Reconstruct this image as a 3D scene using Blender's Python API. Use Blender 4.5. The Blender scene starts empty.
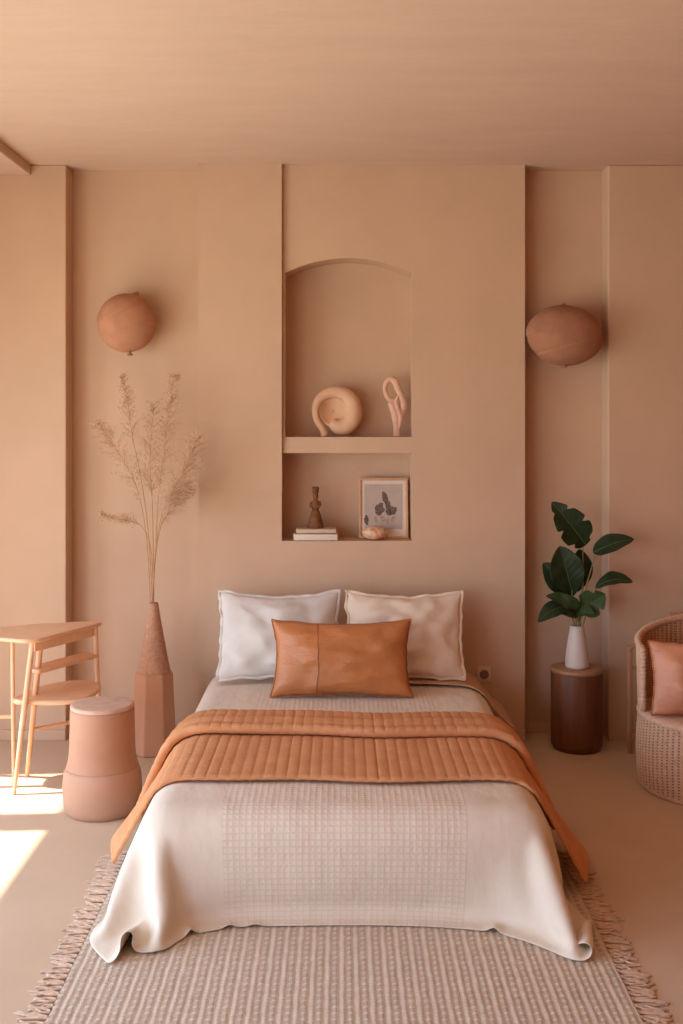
import bpy, bmesh, math, random
import numpy as np
from mathutils import Vector, Matrix, Euler, noise

random.seed(7)
rng = np.random.RandomState(5)
PI = math.pi
C = bpy.context.scene.collection
FPX, HOR, CX, CAMH, CAMD = 1108.0, 415.0, 341.5, 1.695, 5.78   # focal length in pixels, horizon row, camera height and distance

def W(px, py, Z):
    """point of the room seen at pixel (px, py) at distance Z from the camera"""
    return Vector(((px - CX) * Z / FPX, Z - CAMD, CAMH - (py - HOR) * Z / FPX))

# ------------------------------------------------------------------ materials
def srgb(r, g, b):
    f = lambda c: (c / 12.92 if c <= 0.04045 else ((c + 0.055) / 1.055) ** 2.4)
    return (f(r / 255), f(g / 255), f(b / 255), 1.0)

class NT:
    def __init__(self, name):
        self.m = bpy.data.materials.new(name); self.m.use_nodes = True
        self.t = self.m.node_tree; self.n = self.t.nodes
        self.b = self.n['Principled BSDF']
        self.tc = self.n.new('ShaderNodeTexCoord')
    def link(self, a, b): self.t.links.new(a, b)
    def math(self, op, a, b=None, c=None):
        n = self.n.new('ShaderNodeMath'); n.operation = op
        for i, v in enumerate((a, b, c)):
            if v is None: continue
            if isinstance(v, (int, float)): n.inputs[i].default_value = v
            else: self.link(v, n.inputs[i])
        return n.outputs[0]
    def noise(self, scale, detail=4, rough=0.55, coord='Object', stretch=None):
        n = self.n.new('ShaderNodeTexNoise'); n.inputs['Scale'].default_value = scale
        n.inputs['Detail'].default_value = detail; n.inputs['Roughness'].default_value = rough
        src = self.tc.outputs[coord]
        if stretch:
            mp = self.n.new('ShaderNodeMapping'); mp.inputs['Scale'].default_value = stretch
            self.link(src, mp.inputs['Vector']); src = mp.outputs[0]
        self.link(src, n.inputs['Vector'])
        return n.outputs['Fac']
    def ramp(self, fac, stops):
        r = self.n.new('ShaderNodeValToRGB'); e = r.color_ramp.elements
        e[0].position, e[0].color = stops[0]; e[1].position, e[1].color = stops[-1]
        for p, c in stops[1:-1]:
            x = e.new(p); x.color = c
        self.link(fac, r.inputs[0]); return r.outputs[0]
    def mix(self, fac, a, b):
        n = self.n.new('ShaderNodeMix'); n.data_type = 'RGBA'
        for k, v in ((0, fac), (6, a), (7, b)):
            if isinstance(v, (int, float, tuple)): n.inputs[k].default_value = v
            else: self.link(v, n.inputs[k])
        return n.outputs[2]
    def xyz(self, coord='Object'):
        s = self.n.new('ShaderNodeSeparateXYZ'); self.link(self.tc.outputs[coord], s.inputs[0]); return s.outputs
    def bump(self, h, strength, dist, prev=None):
        b = self.n.new('ShaderNodeBump'); b.inputs['Strength'].default_value = strength; b.inputs['Distance'].default_value = dist
        self.link(h, b.inputs['Height'])
        if prev is not None: self.link(prev, b.inputs['Normal'])
        self.link(b.outputs[0], self.b.inputs['Normal']); return b.outputs[0]
    def color(self, c):
        if isinstance(c, tuple): self.b.inputs['Base Color'].default_value = c
        else: self.link(c, self.b.inputs['Base Color'])

def lin(c, k):
    return (min(1, c[0] * k), min(1, c[1] * k), min(1, c[2] * k), 1)

def mat_mottled(name, col, rough=0.85, scale=6, var=0.12, bump=0.15, bscale=40, bdist=0.004, spec=0.3, stretch=None, sheen=0):
    t = NT(name)
    t.color(t.ramp(t.noise(scale, 5, 0.6, stretch=stretch), [(0.3, lin(col, 1 - var)), (0.7, lin(col, 1 + var))]))
    t.b.inputs['Roughness'].default_value = rough
    t.b.inputs['Specular IOR Level'].default_value = spec
    if bump: t.bump(t.noise(bscale, 6, 0.6, stretch=stretch), bump, bdist)
    if sheen:
        t.b.inputs['Sheen Weight'].default_value = sheen
        t.b.inputs['Sheen Roughness'].default_value = 0.5
    return t.m

WALLC = (0.575, 0.398, 0.270, 1)
M = {}
M['wall'] = mat_mottled('wall_plaster', WALLC, 0.9, 2.2, 0.05, 0.10, 14, 0.004, 0.2)
M['wall_bounce'] = mat_mottled('wall_plaster_bounce', (0.42, 0.155, 0.045, 1), 0.9, 2.2, 0.05, 0.10, 14, 0.004, 0.2)  # unseen right and rear walls, colour deepened to feed warm bounce light
def mat_ceiling():
    t = NT('ceiling_plaster')
    f = t.noise(3.0, 6, 0.65, stretch=(0.6, 2.2, 1))
    t.color(t.ramp(f, [(0.3, (0.57, 0.41, 0.305, 1)), (0.7, (0.62, 0.455, 0.34, 1))]))
    t.b.inputs['Roughness'].default_value = 0.9
    t.bump(t.noise(9, 7, 0.7, stretch=(0.7, 1.8, 1)), 0.4, 0.008)
    return t.m
M['ceiling'] = mat_ceiling()
def mat_floor():
    t = NT('floor_microcement')
    t.color(t.ramp(t.noise(2.6, 6, 0.6), [(0.3, (0.54, 0.40, 0.275, 1)), (0.72, (0.59, 0.445, 0.315, 1))]))
    t.link(t.ramp(t.noise(7, 4), [(0.3, (0.5, 0.5, 0.5, 1)), (0.7, (0.7, 0.7, 0.7, 1))]), t.b.inputs['Roughness'])
    t.b.inputs['Specular IOR Level'].default_value = 0.35
    t.bump(t.noise(11, 7, 0.7), 0.18, 0.004)
    return t.m
M['floor'] = mat_floor()
M['clay'] = mat_mottled('clay_lamp', (0.46, 0.225, 0.125, 1), 0.85, 9, 0.16, 0.35, 26, 0.006)
M['clay_dark'] = mat_mottled('clay_lamp_dark', (0.36, 0.17, 0.10, 1), 0.85, 9, 0.16, 0.3, 26, 0.005)
M['stool_top'] = mat_mottled('stool_glaze', (0.44, 0.235, 0.145, 1), 0.6, 5, 0.08, 0.12, 30, 0.003)
M['stool_low'] = mat_mottled('stool_raw', (0.47, 0.265, 0.17, 1), 0.7, 5, 0.08, 0.12, 30, 0.003)
M['stool_seat'] = mat_mottled('stool_seat', (0.57, 0.37, 0.27, 1), 0.7, 14, 0.14, 0.25, 60, 0.003)
M['vase_rough'] = mat_mottled('vase_rough', (0.45, 0.235, 0.14, 1), 0.9, 60, 0.2, 0.5, 160, 0.003)
M['vase_smooth'] = mat_mottled('vase_smooth', (0.46, 0.225, 0.125, 1), 0.65, 5, 0.07, 0.08, 30, 0.003)
M['ceramic_white'] = mat_mottled('ceramic_white', (0.66, 0.58, 0.50, 1), 0.5, 8, 0.05, 0.06, 50, 0.002)
M['ceramic_sand'] = mat_mottled('ceramic_sand', (0.66, 0.42, 0.26, 1), 0.75, 12, 0.08, 0.12, 40, 0.003)
M['ceramic_blush'] = mat_mottled('ceramic_blush', (0.66, 0.41, 0.29, 1), 0.75, 20, 0.12, 0.4, 70, 0.004)
def mat_wood(name, c1, c2, axis=(1, 1, 9), scale=7, rough=0.5):
    t = NT(name)
    f = t.noise(scale, 6, 0.65, stretch=axis)
    t.color(t.ramp(f, [(0.3, c1), (0.7, c2)]))
    t.b.inputs['Roughness'].default_value = rough
    t.bump(f, 0.12, 0.003)
    return t.m
M['wood_light'] = mat_wood('wood_light', (0.69, 0.40, 0.22, 1), (0.78, 0.48, 0.28, 1), (2, 8, 2), 5)
M['wood_dark'] = mat_wood('wood_dark', (0.10, 0.034, 0.010, 1), (0.185, 0.068, 0.021, 1), (9, 9, 0.9), 4)
M['wood_rim'] = mat_wood('wood_rim', (0.30, 0.15, 0.075, 1), (0.40, 0.21, 0.11, 1), (4, 4, 1), 8)
M['wood_mid'] = mat_wood('wood_mid', (0.36, 0.155, 0.07, 1), (0.46, 0.21, 0.10, 1), (6, 6, 1), 8)
M['figurine'] = mat_mottled('figurine_clay', (0.19, 0.075, 0.028, 1), 0.7, 40, 0.35, 0.6, 80, 0.006)
M['mattress'] = mat_mottled('mattress_cotton', (0.62, 0.52, 0.43, 1), 0.9, 20, 0.04, 0.1, 80)

def mat_spread():
    t = NT('bedspread_cotton')
    s = t.xyz('UV')
    u, v = s[0], s[1]
    k = 2 * PI / 0.0205
    wav = t.math('MULTIPLY', t.math('SINE', t.math('MULTIPLY', u, k)), t.math('SINE', t.math('MULTIPLY', v, k)))
    lines = t.math('MAXIMUM', t.math('SINE', t.math('MULTIPLY', u, k)), t.math('SINE', t.math('MULTIPLY', v, k)))
    # the woven waffle panel runs down the middle of the cloth
    mask = t.math('MULTIPLY', t.math('LESS_THAN', t.math('ABSOLUTE', t.math('ADD', u, 0.0)), 0.40), 1.0)
    wf = t.math('MULTIPLY', lines, mask)
    thread = t.noise(420, 2, 0.5, 'UV')
    wr = t.noise(6.0, 3, 0.5, 'UV', (1.6, 0.8, 1))
    base = t.ramp(t.noise(3, 4, 0.5, 'UV'), [(0.3, (0.69, 0.61, 0.505, 1)), (0.7, (0.74, 0.66, 0.55, 1))])
    col = t.mix(t.math('MULTIPLY', t.math('GREATER_THAN', wf, 0.80), 0.30), base, (0.56, 0.43, 0.335, 1))
    t.color(col)
    t.b.inputs['Roughness'].default_value = 0.9
    t.b.inputs['Specular IOR Level'].default_value = 0.15
    b1 = t.bump(wr, 0.35, 0.025)
    b2 = t.bump(wf, 0.2, 0.0025, b1)
    t.bump(thread, 0.06, 0.0006, b2)
    return t.m
M['spread'] = mat_spread()
def mat_linen(name, col, sheen=0.1, rough=0.88, wr=0.18):
    t = NT(name)
    t.color(t.ramp(t.noise(14, 5), [(0.3, lin(col, 0.95)), (0.7, lin(col, 1.04))]))
    t.b.inputs['Roughness'].default_value = rough
    t.b.inputs['Specular IOR Level'].default_value = 0.2
    b1 = t.bump(t.noise(9, 4, 0.5, stretch=(1, 1, 1.6)), wr, 0.02)
    t.bump(t.noise(350, 2), 0.15, 0.001, b1)
    return t.m
M['linen_white'] = mat_linen('linen_white', (0.66, 0.62, 0.56, 1))
M['linen_tan'] = mat_linen('linen_tan', (0.74, 0.60, 0.46, 1))
M['flat_tan'] = mat_linen('flat_tan', (0.56, 0.36, 0.225, 1))
def mat_leather(name, col, rough=0.42):
    t = NT(name)
    t.color(t.ramp(t.noise(6, 6, 0.65), [(0.3, lin(col, 0.86)), (0.7, lin(col, 1.14))]))
    t.b.inputs['Roughness'].default_value = rough
    t.b.inputs['Specular IOR Level'].default_value = 0.5
    b1 = t.bump(t.noise(8, 5, 0.6, stretch=(1, 1, 2.2)), 0.5, 0.02)
    t.bump(t.noise(120, 4), 0.12, 0.002, b1)
    return t.m
M['leather'] = mat_leather('rust_satin', (0.48, 0.18, 0.058, 1))
M['satin_blush'] = mat_leather('rust_satin_soft', (0.56, 0.25, 0.135, 1), 0.45)
M['piping'] = mat_mottled('rust_piping', (0.36, 0.13, 0.05, 1), 0.6, 30, 0.1, 0.1)
def mat_throw():
    t = NT('throw_quilt')
    s = t.xyz('UV')
    g = t.math('SINE', t.math('MULTIPLY', s[0], 2 * PI / 0.04))
    base = t.ramp(t.noise(9, 5, 0.6, 'UV'), [(0.3, (0.55, 0.245, 0.105, 1)), (0.7, (0.64, 0.315, 0.155, 1))])
    t.color(base)
    t.b.inputs['Roughness'].default_value = 0.85
    t.b.inputs['Specular IOR Level'].default_value = 0.15
    b1 = t.bump(t.noise(30, 4, 0.6, 'UV', (1, 3, 1)), 0.5, 0.008)
    t.bump(t.noise(260, 3, 0.6, 'UV'), 0.3, 0.002, b1)
    return t.m
M['throw'] = mat_throw()
def mat_rug():
    t = NT('rug_jute')
    s = t.xyz('Object')
    st = t.math('FRACT', t.math('DIVIDE', t.math('ADD', s[0], 5.0), 0.044))
    dash = t.math('FRACT', t.math('DIVIDE', t.math('ADD', s[1], 9.0), 0.032))
    sel = t.math('MULTIPLY', t.math('LESS_THAN', st, 0.34), t.math('GREATER_THAN', dash, 0.32))
    base = t.ramp(t.noise(30, 4), [(0.3, (0.57, 0.475, 0.375, 1)), (0.7, (0.67, 0.575, 0.47, 1))])
    dark = t.ramp(t.noise(50, 3), [(0.3, (0.34, 0.25, 0.18, 1)), (0.7, (0.45, 0.35, 0.265, 1))])
    t.color(t.mix(t.math('MULTIPLY', sel, 0.6), base, dark))
    t.b.inputs['Roughness'].default_value = 0.95
    t.b.inputs['Specular IOR Level'].default_value = 0.1
    t.bump(t.noise(240, 4), 0.5, 0.004)
    return t.m
M['rug'] = mat_rug()
M['fringe'] = mat_mottled('rug_fringe', (0.60, 0.44, 0.32, 1), 0.95, 60, 0.2, 0.4, 200, 0.002)
def mat_wicker():
    # cane weave; shade in the holes between strands is painted into the colour (UV = stake, row)
    t = NT('wicker_cane')
    q = t.xyz('UV'); u, v = q[0], q[1]
    par = t.math('MULTIPLY', t.math('FRACT', t.math('MULTIPLY', t.math('FLOOR', u), 0.5)), 1.0)
    gap = t.math('GREATER_THAN', t.math('FRACT', u), 0.60)
    slot = t.math('GREATER_THAN', t.math('FRACT', t.math('ADD', v, par)), 0.48)
    cane = t.ramp(t.noise(60, 4), [(0.3, (0.50, 0.30, 0.175, 1)), (0.7, (0.66, 0.43, 0.27, 1))])
    t.color(t.mix(t.math('MULTIPLY', t.math('MULTIPLY', gap, slot), 0.85), cane, (0.22, 0.095, 0.042, 1)))
    t.b.inputs['Roughness'].default_value = 0.65
    t.bump(t.math('FRACT', v), 0.25, 0.003)
    return t.m
M['wicker'] = mat_wicker()
M['wicker_rim'] = mat_mottled('wicker_rim', (0.62, 0.40, 0.27, 1), 0.7, 60, 0.15, 0.4, 150, 0.003)
def mat_leaf(name, c1, c2):
    t = NT(name)
    s = t.xyz('UV')
    vein = t.math('POWER', t.math('ABSOLUTE', t.math('SINE', t.math('MULTIPLY', t.math('SUBTRACT', s[1], t.math('MULTIPLY', t.math('ABSOLUTE', t.math('SUBTRACT', s[0], 0.5)), 0.5)), 26.0))), 0.5)
    t.color(t.ramp(t.noise(18, 3), [(0.3, c1), (0.7, c2)]))
    t.b.inputs['Roughness'].default_value = 0.5
    t.b.inputs['Specular IOR Level'].default_value = 0.25
    t.bump(vein, 0.3, 0.004)
    return t.m
M['leaf'] = mat_leaf('leaf_dark', (0.010, 0.022, 0.007, 1), (0.024, 0.042, 0.014, 1))
M['leaf_pale'] = mat_leaf('leaf_mid', (0.026, 0.055, 0.018, 1), (0.06, 0.10, 0.036, 1))
M['stem'] = mat_mottled('plant_stem', (0.27, 0.22, 0.08, 1), 0.5, 20, 0.2, 0)
M['rib'] = mat_mottled('plant_midrib', (0.09, 0.13, 0.05, 1), 0.5, 20, 0.2, 0)
M['dry_stem'] = mat_mottled('dried_stem', (0.50, 0.285, 0.14, 1), 0.8, 30, 0.2, 0)
M['dry_seed'] = mat_mottled('dried_seed', (0.60, 0.39, 0.25, 1), 0.85, 60, 0.25, 0)
M['book_white'] = mat_mottled('book_cover_white', (0.70, 0.60, 0.50, 1), 0.6, 20, 0.03, 0.05)
M['book_cream'] = mat_mottled('book_cover_cream', (0.60, 0.43, 0.30, 1), 0.6, 20, 0.03, 0.05)
M['pages'] = mat_mottled('book_pages', (0.66, 0.55, 0.44, 1), 0.9, 200, 0.1, 0.1)
M['frame_wood'] = mat_wood('frame_oak', (0.52, 0.28, 0.14, 1), (0.62, 0.35, 0.19, 1), (3, 3, 3), 10)
M['paper'] = mat_mottled('mat_paper', (0.70, 0.58, 0.48, 1), 0.9, 30, 0.02, 0.03)
M['print'] = mat_mottled('print_paper', (0.46, 0.38, 0.32, 1), 0.9, 30, 0.05, 0.03)
M['ink'] = mat_mottled('print_ink', (0.15, 0.105, 0.08, 1), 0.9, 120, 0.5, 0)
M['ink_pale'] = mat_mottled('print_ink_pale', (0.40, 0.285, 0.22, 1), 0.9, 150, 0.4, 0)
def mat_gourd():
    t = NT('gourd_skin')
    f = t.noise(34, 2, 0.5)
    t.color(t.ramp(f, [(0.50, (0.66, 0.47, 0.32, 1)), (0.62, (0.62, 0.24, 0.09, 1))]))
    t.b.inputs['Roughness'].default_value = 0.5
    return t.m
M['gourd'] = mat_gourd()
M['outlet'] = mat_mottled('outlet_plastic', (0.66, 0.50, 0.37, 1), 0.5, 10, 0.02, 0)
M['outlet_dark'] = mat_mottled('outlet_socket', (0.20, 0.12, 0.08, 1), 0.5, 10, 0.02, 0)
M['window_frame'] = mat_mottled('window_frame_paint', (0.60, 0.45, 0.33, 1), 0.6, 10, 0.02, 0)

# ------------------------------------------------------------------ mesh helpers
class MB:
    """collects vertices and faces of one mesh"""
    def __init__(self): self.v, self.f, self.uv = [], [], None
    def add(self, vs, fs):
        b = len(self.v); self.v += [tuple(x) for x in vs]; self.f += [tuple(b + i for i in q) for q in fs]; return self
    def box(self, lo, hi):
        (x0, y0, z0), (x1, y1, z1) = lo, hi
        return self.add([(x0,y0,z0),(x1,y0,z0),(x1,y1,z0),(x0,y1,z0),(x0,y0,z1),(x1,y0,z1),(x1,y1,z1),(x0,y1,z1)],
                        [(3,2,1,0),(4,5,6,7),(0,1,5,4),(1,2,6,5),(2,3,7,6),(3,0,4,7)])
    def prism_xz(self, pts, y0, y1):
        n = len(pts)
        vs = [(x, y0, z) for x, z in pts] + [(x, y1, z) for x, z in pts]
        fs = [tuple(range(n)), tuple(range(2 * n - 1, n - 1, -1))] + [((i + 1) % n, i, n + i, n + (i + 1) % n) for i in range(n)]
        return self.add(vs, fs)
    def prism_xy(self, pts, z0, z1):
        n = len(pts)
        vs = [(x, y, z0) for x, y in pts] + [(x, y, z1) for x, y in pts]
        fs = [tuple(range(n - 1, -1, -1)), tuple(range(n, 2 * n))] + [(i, (i + 1) % n, n + (i + 1) % n, n + i) for i in range(n)]
        return self.add(vs, fs)
    def lathe(self, prof, seg=48, center=(0, 0, 0)):
        cx, cy, cz = center; vs, fs = [], []
        for r, z in prof:
            for k in range(seg):
                a = 2 * PI * k / seg; vs.append((cx + r * math.cos(a), cy + r * math.sin(a), cz + z))
        n = len(prof)
        for i in range(n - 1):
            for k in range(seg):
                k2 = (k + 1) % seg
                fs.append((i * seg + k, i * seg + k2, (i + 1) * seg + k2, (i + 1) * seg + k))
        fs.append(tuple(range(seg - 1, -1, -1))); fs.append(tuple((n - 1) * seg + k for k in range(seg)))
        return self.add(vs, fs)
    def tube(self, path, radii, seg=10, closed=False):
        path = [Vector(p) for p in path]; n = len(path)
        if not isinstance(radii, (list, tuple)): radii = [radii] * n
        vs, fs = [], []; up = None
        for i, p in enumerate(path):
            if closed: t = path[(i + 1) % n] - path[i - 1]
            else: t = path[min(i + 1, n - 1)] - path[max(i - 1, 0)]
            t.normalize()
            if up is None: up = t.orthogonal().normalized()
            else:
                up = up - t * up.dot(t)
                up = up.normalized() if up.length > 1e-6 else t.orthogonal().normalized()
            s = t.cross(up)
            for k in range(seg):
                a = 2 * PI * k / seg; vs.append(p + (up * math.cos(a) + s * math.sin(a)) * radii[i])
        for i in range(n if closed else n - 1):
            j = (i + 1) % n
            for k in range(seg):
                k2 = (k + 1) % seg; fs.append((i * seg + k, i * seg + k2, j * seg + k2, j * seg + k))
        if not closed: fs += [tuple(range(seg - 1, -1, -1)), tuple((n - 1) * seg + k for k in range(seg))]
        return self.add(vs, fs)
    def ball(self, c, r, seg=20, rings=12):
        rx, ry, rz = r if isinstance(r, (tuple, list)) else (r, r, r)
        vs = [(c[0], c[1], c[2] - rz)]; fs = []
        for i in range(1, rings):
            a = -PI / 2 + PI * i / rings
            for k in range(seg):
                b = 2 * PI * k / seg
                vs.append((c[0] + rx * math.cos(a) * math.cos(b), c[1] + ry * math.cos(a) * math.sin(b), c[2] + rz * math.sin(a)))
        vs.append((c[0], c[1], c[2] + rz)); top = len(vs) - 1
        for k in range(seg):
            k2 = (k + 1) % seg
            fs.append((0, 1 + k2, 1 + k)); fs.append((top, top - seg + k, top - seg + k2))
            for i in range(rings - 2): fs.append((1 + i * seg + k, 1 + i * seg + k2, 1 + (i + 1) * seg + k2, 1 + (i + 1) * seg + k))
        return self.add(vs, fs)
    def grid(self, P, wrap=False):
        """P: array rows x cols x 3"""
        P = np.asarray(P); r, c = P.shape[:2]; fs = []
        for i in range(r - 1):
            for j in range(c if wrap else c - 1):
                j2 = (j + 1) % c; fs.append((i * c + j, i * c + j2, (i + 1) * c + j2, (i + 1) * c + j))
        return self.add(P.reshape(-1, 3).tolist(), fs)
    def obj(self, name, mat, parent=None, smooth=True, bevel=0, sub=0, solid=0, uv=None, loc=None, autosmooth=None, solid_off=0):
        me = bpy.data.meshes.new(name); me.from_pydata(self.v, [], self.f); me.update()
        bm = bmesh.new(); bm.from_mesh(me); bmesh.ops.recalc_face_normals(bm, faces=bm.faces); bm.to_mesh(me); bm.free()
        if uv is not None:
            L = me.uv_layers.new(name='UVMap')
            vi = np.empty(len(me.loops), dtype=np.int32); me.loops.foreach_get('vertex_index', vi)
            L.data.foreach_set('uv', np.asarray(uv, dtype=np.float32)[vi].ravel())
        o = bpy.data.objects.new(name, me); C.objects.link(o)
        mats = mat if isinstance(mat, list) else [mat]
        for m in mats: me.materials.append(m)
        if parent is not None: o.parent = parent
        if loc is not None: o.location = loc
        if smooth: me.polygons.foreach_set('use_smooth', [True] * len(me.polygons))
        if autosmooth:
            bm = bmesh.new(); bm.from_mesh(me)
            for e in bm.edges:
                if len(e.link_faces) == 2 and e.calc_face_angle(0) > math.radians(autosmooth): e.smooth = False
            bm.to_mesh(me); bm.free()
        if bevel:
            m = o.modifiers.new('Bevel', 'BEVEL'); m.width = bevel; m.segments = 3; m.limit_method = 'ANGLE'; m.angle_limit = math.radians(40)
            m.harden_normals = False
        if solid:
            m = o.modifiers.new('Solidify', 'SOLIDIFY'); m.thickness = solid; m.offset = solid_off
        if sub:
            m = o.modifiers.new('Subdivision', 'SUBSURF'); m.levels = sub; m.render_levels = sub
        return o

def tag(o, label=None, cat=None, group=None, kind=None):
    if label: o['label'] = label
    if cat: o['category'] = cat
    if group: o['group'] = group
    if kind: o['kind'] = kind
    return o
def thing(name, label, cat, loc=(0, 0, 0), rotz=0, group=None):
    o = bpy.data.objects.new(name, None); C.objects.link(o); o.location = loc; o.rotation_euler = (0, 0, rotz)
    o.empty_display_size = 0.1
    return tag(o, label, cat, group)
def struct(mb, name, mat, label, cat, smooth=False, bevel=0):
    o = mb.obj(name, mat, smooth=smooth, bevel=bevel); tag(o, label, cat, kind='structure'); return o
def spline(pts, n=8, closed=False):
    pts = [Vector(p) for p in pts]; out = []; N = len(pts)
    for i in range(N if closed else N - 1):
        if closed: p0, p1, p2, p3 = pts[i - 1], pts[i], pts[(i + 1) % N], pts[(i + 2) % N]
        else: p0, p1, p2, p3 = pts[max(i - 1, 0)], pts[i], pts[i + 1], pts[min(i + 2, N - 1)]
        for k in range(n):
            t = k / n
            out.append(0.5 * ((2 * p1) + (p2 - p0) * t + (2 * p0 - 5 * p1 + 4 * p2 - p3) * t * t + (3 * p1 - p0 - 3 * p2 + p3) * t ** 3))
    if not closed: out.append(pts[-1])
    return out
def lerp_list(vals, n):
    out = []
    for i in range(n):
        t = i / (n - 1) * (len(vals) - 1); k = min(int(t), len(vals) - 2); out.append(vals[k] + (vals[k + 1] - vals[k]) * (t - k))
    return out

# ------------------------------------------------------------------ room shell
XL, XR, YB, CEIL = -2.45, 2.7, -7.6, 3.0
struct(MB().box((XL - 0.2, YB - 0.2, -0.1), (XR + 0.2, 0.3, 0)), 'floor', M['floor'], 'smooth warm beige microcement floor', 'floor')
struct(MB().box((XL - 0.2, YB - 0.2, CEIL), (XR + 0.2, 0.3, CEIL + 0.1)), 'ceiling', M['ceiling'], 'trowelled pale terracotta plaster ceiling', 'ceiling')
mb = MB()
mb.box((-1.50, 0.14, 0), (-0.70, 0.26, CEIL)); mb.box((0.92, 0.14, 0), (1.45, 0.26, CEIL))
struct(mb, 'wall_back', M['wall'], 'recessed terracotta plaster back wall on both sides of the chimney breast', 'wall')
struct(MB().box((XL - 0.2, 0.0, 0), (-1.437, 0.26, CEIL)), 'trim_1', M['wall'], 'terracotta plaster pier at the left of the back wall', 'pier', bevel=0.006)
struct(MB().box((1.390, 0.0, 0), (XR + 0.2, 0.26, CEIL)), 'trim_4', M['wall'], 'terracotta plaster pier behind the wicker chair', 'pier', bevel=0.008)
# chimney breast with an arched niche over a rectangular niche
NX0, NX1, NZ0, NZS, NZA = -0.295, 0.368, 1.580, 2.436, 2.514
LX0, LX1, LZ0, LZ1 = -0.312, 0.368, 1.0377, 1.4968
BX0, BX1, ND = -0.743, 0.957, 0.20
mb = MB()
h = NZA - NZS; half = (NX1 - NX0) / 2; R = (half * half + h * h) / (2 * h); ccx, ccz = (NX0 + NX1) / 2, NZA - R
arc = []
a0 = math.asin(half / R)
for i in range(33):
    a = -a0 + 2 * a0 * i / 32; arc.append((ccx + R * math.sin(a), ccz + R * math.cos(a)))
def ring_face(x0, x1, z0, z1): mb.add([(x0, 0, z0), (x1, 0, z0), (x1, 0, z1), (x0, 0, z1)], [(0, 1, 2, 3)])
ring_face(BX0, LX0, 0, CEIL); ring_face(NX1, BX1, 0, CEIL); ring_face(LX0, NX1, 0, LZ0); ring_face(LX0, NX1, LZ1, NZ0)
ring_face(LX0, NX0, NZ0, CEIL)
for i in range(32):
    (xa, za), (xb, zb) = arc[i], arc[i + 1]
    mb.add([(xa, 0, za), (xb, 0, zb), (xb, 0, CEIL), (xa, 0, CEIL)], [(0, 1, 2, 3)])
    mb.add([(xa, 0, za), (xb, 0, zb), (xb, ND, zb), (xa, ND, za)], [(3, 2, 1, 0)])
    mb.add([(xa, ND, NZ0), (xb, ND, NZ0), (xb, ND, zb), (xa, ND, za)], [(0, 1, 2, 3)])
def q(*p): mb.add(p, [tuple(range(len(p)))])
q((NX0, 0, NZ0), (NX0, 0, NZS), (NX0, ND, NZS), (NX0, ND, NZ0)); q((NX1, 0, NZ0), (NX1, ND, NZ0), (NX1, ND, NZS), (NX1, 0, NZS))
q((NX0, 0, NZ0), (NX1, 0, NZ0), (NX1, ND, NZ0), (NX0, ND, NZ0))
q((LX0, ND, LZ0), (LX1, ND, LZ0), (LX1, ND, LZ1), (LX0, ND, LZ1))
q((LX0, 0, LZ0), (LX0, 0, LZ1), (LX0, ND, LZ1), (LX0, ND, LZ0)); q((LX1, 0, LZ0), (LX1, ND, LZ0), (LX1, ND, LZ1), (LX1, 0, LZ1))
q((LX0, 0, LZ0), (LX1, 0, LZ0), (LX1, ND, LZ0), (LX0, ND, LZ0)); q((LX0, 0, LZ1), (LX1, 0, LZ1), (LX1, ND, LZ1), (LX0, ND, LZ1))
q((BX0, 0, 0), (BX0, 0, CEIL), (BX0, 0.3, CEIL), (BX0, 0.3, 0)); q((BX1, 0, 0), (BX1, 0, CEIL), (BX1, 0.3, CEIL), (BX1, 0.3, 0))
q((BX0, 0.3, 0), (BX1, 0.3, 0), (BX1, 0.3, CEIL), (BX0, 0.3, CEIL))
struct(mb, 'trim_3', M['wall'], 'terracotta chimney breast with an arched niche above a square niche', 'chimney breast')
# shallow raised pilaster left of the niche, dying into the breast below the shelf band
pr = 0.032
mb = MB()
prof = [(-pr, CEIL), (-pr, 1.66), (-pr * 0.5, 1.45), (-0.0005, 1.30)]
vs = []
for y, z in prof: vs += [(BX0 - 0.001, y, z), (-0.3105, y, z)]
for y, z in prof: vs += [(BX0 - 0.001, 0.004, z), (-0.3105, 0.004, z)]
n = len(prof); fs = []
for i in range(n - 1):
    a, b = 2 * i, 2 * i + 2; A, B = 2 * n + 2 * i, 2 * n + 2 * i + 2
    fs += [(a, a + 1, b + 1, b), (a, b, B, A), (a + 1, A + 1, B + 1, b + 1)]
fs += [(0, 2 * n, 2 * n + 1, 1)]
mb.add(vs, fs)
struct(mb, 'trim_2', M['wall'], 'shallow raised plaster pilaster left of the arched niche', 'pilaster')
struct(MB().box((XL, YB, 2.945), (-1.62, -0.001, CEIL)), 'trim_5', M['ceiling'], 'shallow dropped ceiling band along the window side', 'ceiling beam', bevel=0.004)
# baseboards follow the wall faces
def board(name, boxes, label):
    mb = MB()
    for b in boxes: mb.box(*b)
    struct(mb, name, M['wall'], label, 'baseboard', bevel=0.003)
bh = 0.055
board('baseboard_back', [((-1.437, 0.126, 0), (BX0, 0.14, bh)), ((BX1, 0.126, 0), (1.39, 0.14, bh)), ((BX0, -0.014, 0), (BX1, 0.0, bh)),
                         ((XL, -0.014, 0), (-1.437, 0, bh)), ((1.39, -0.014, 0), (XR, 0, bh))], 'low terracotta baseboard along the back wall')
struct(MB().box((XR, YB - 0.2, 0), (XR + 0.2, 0, CEIL)), 'wall_right', M['wall_bounce'], 'unseen terracotta plaster right wall, deepened to warm the bounced light', 'wall')
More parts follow.
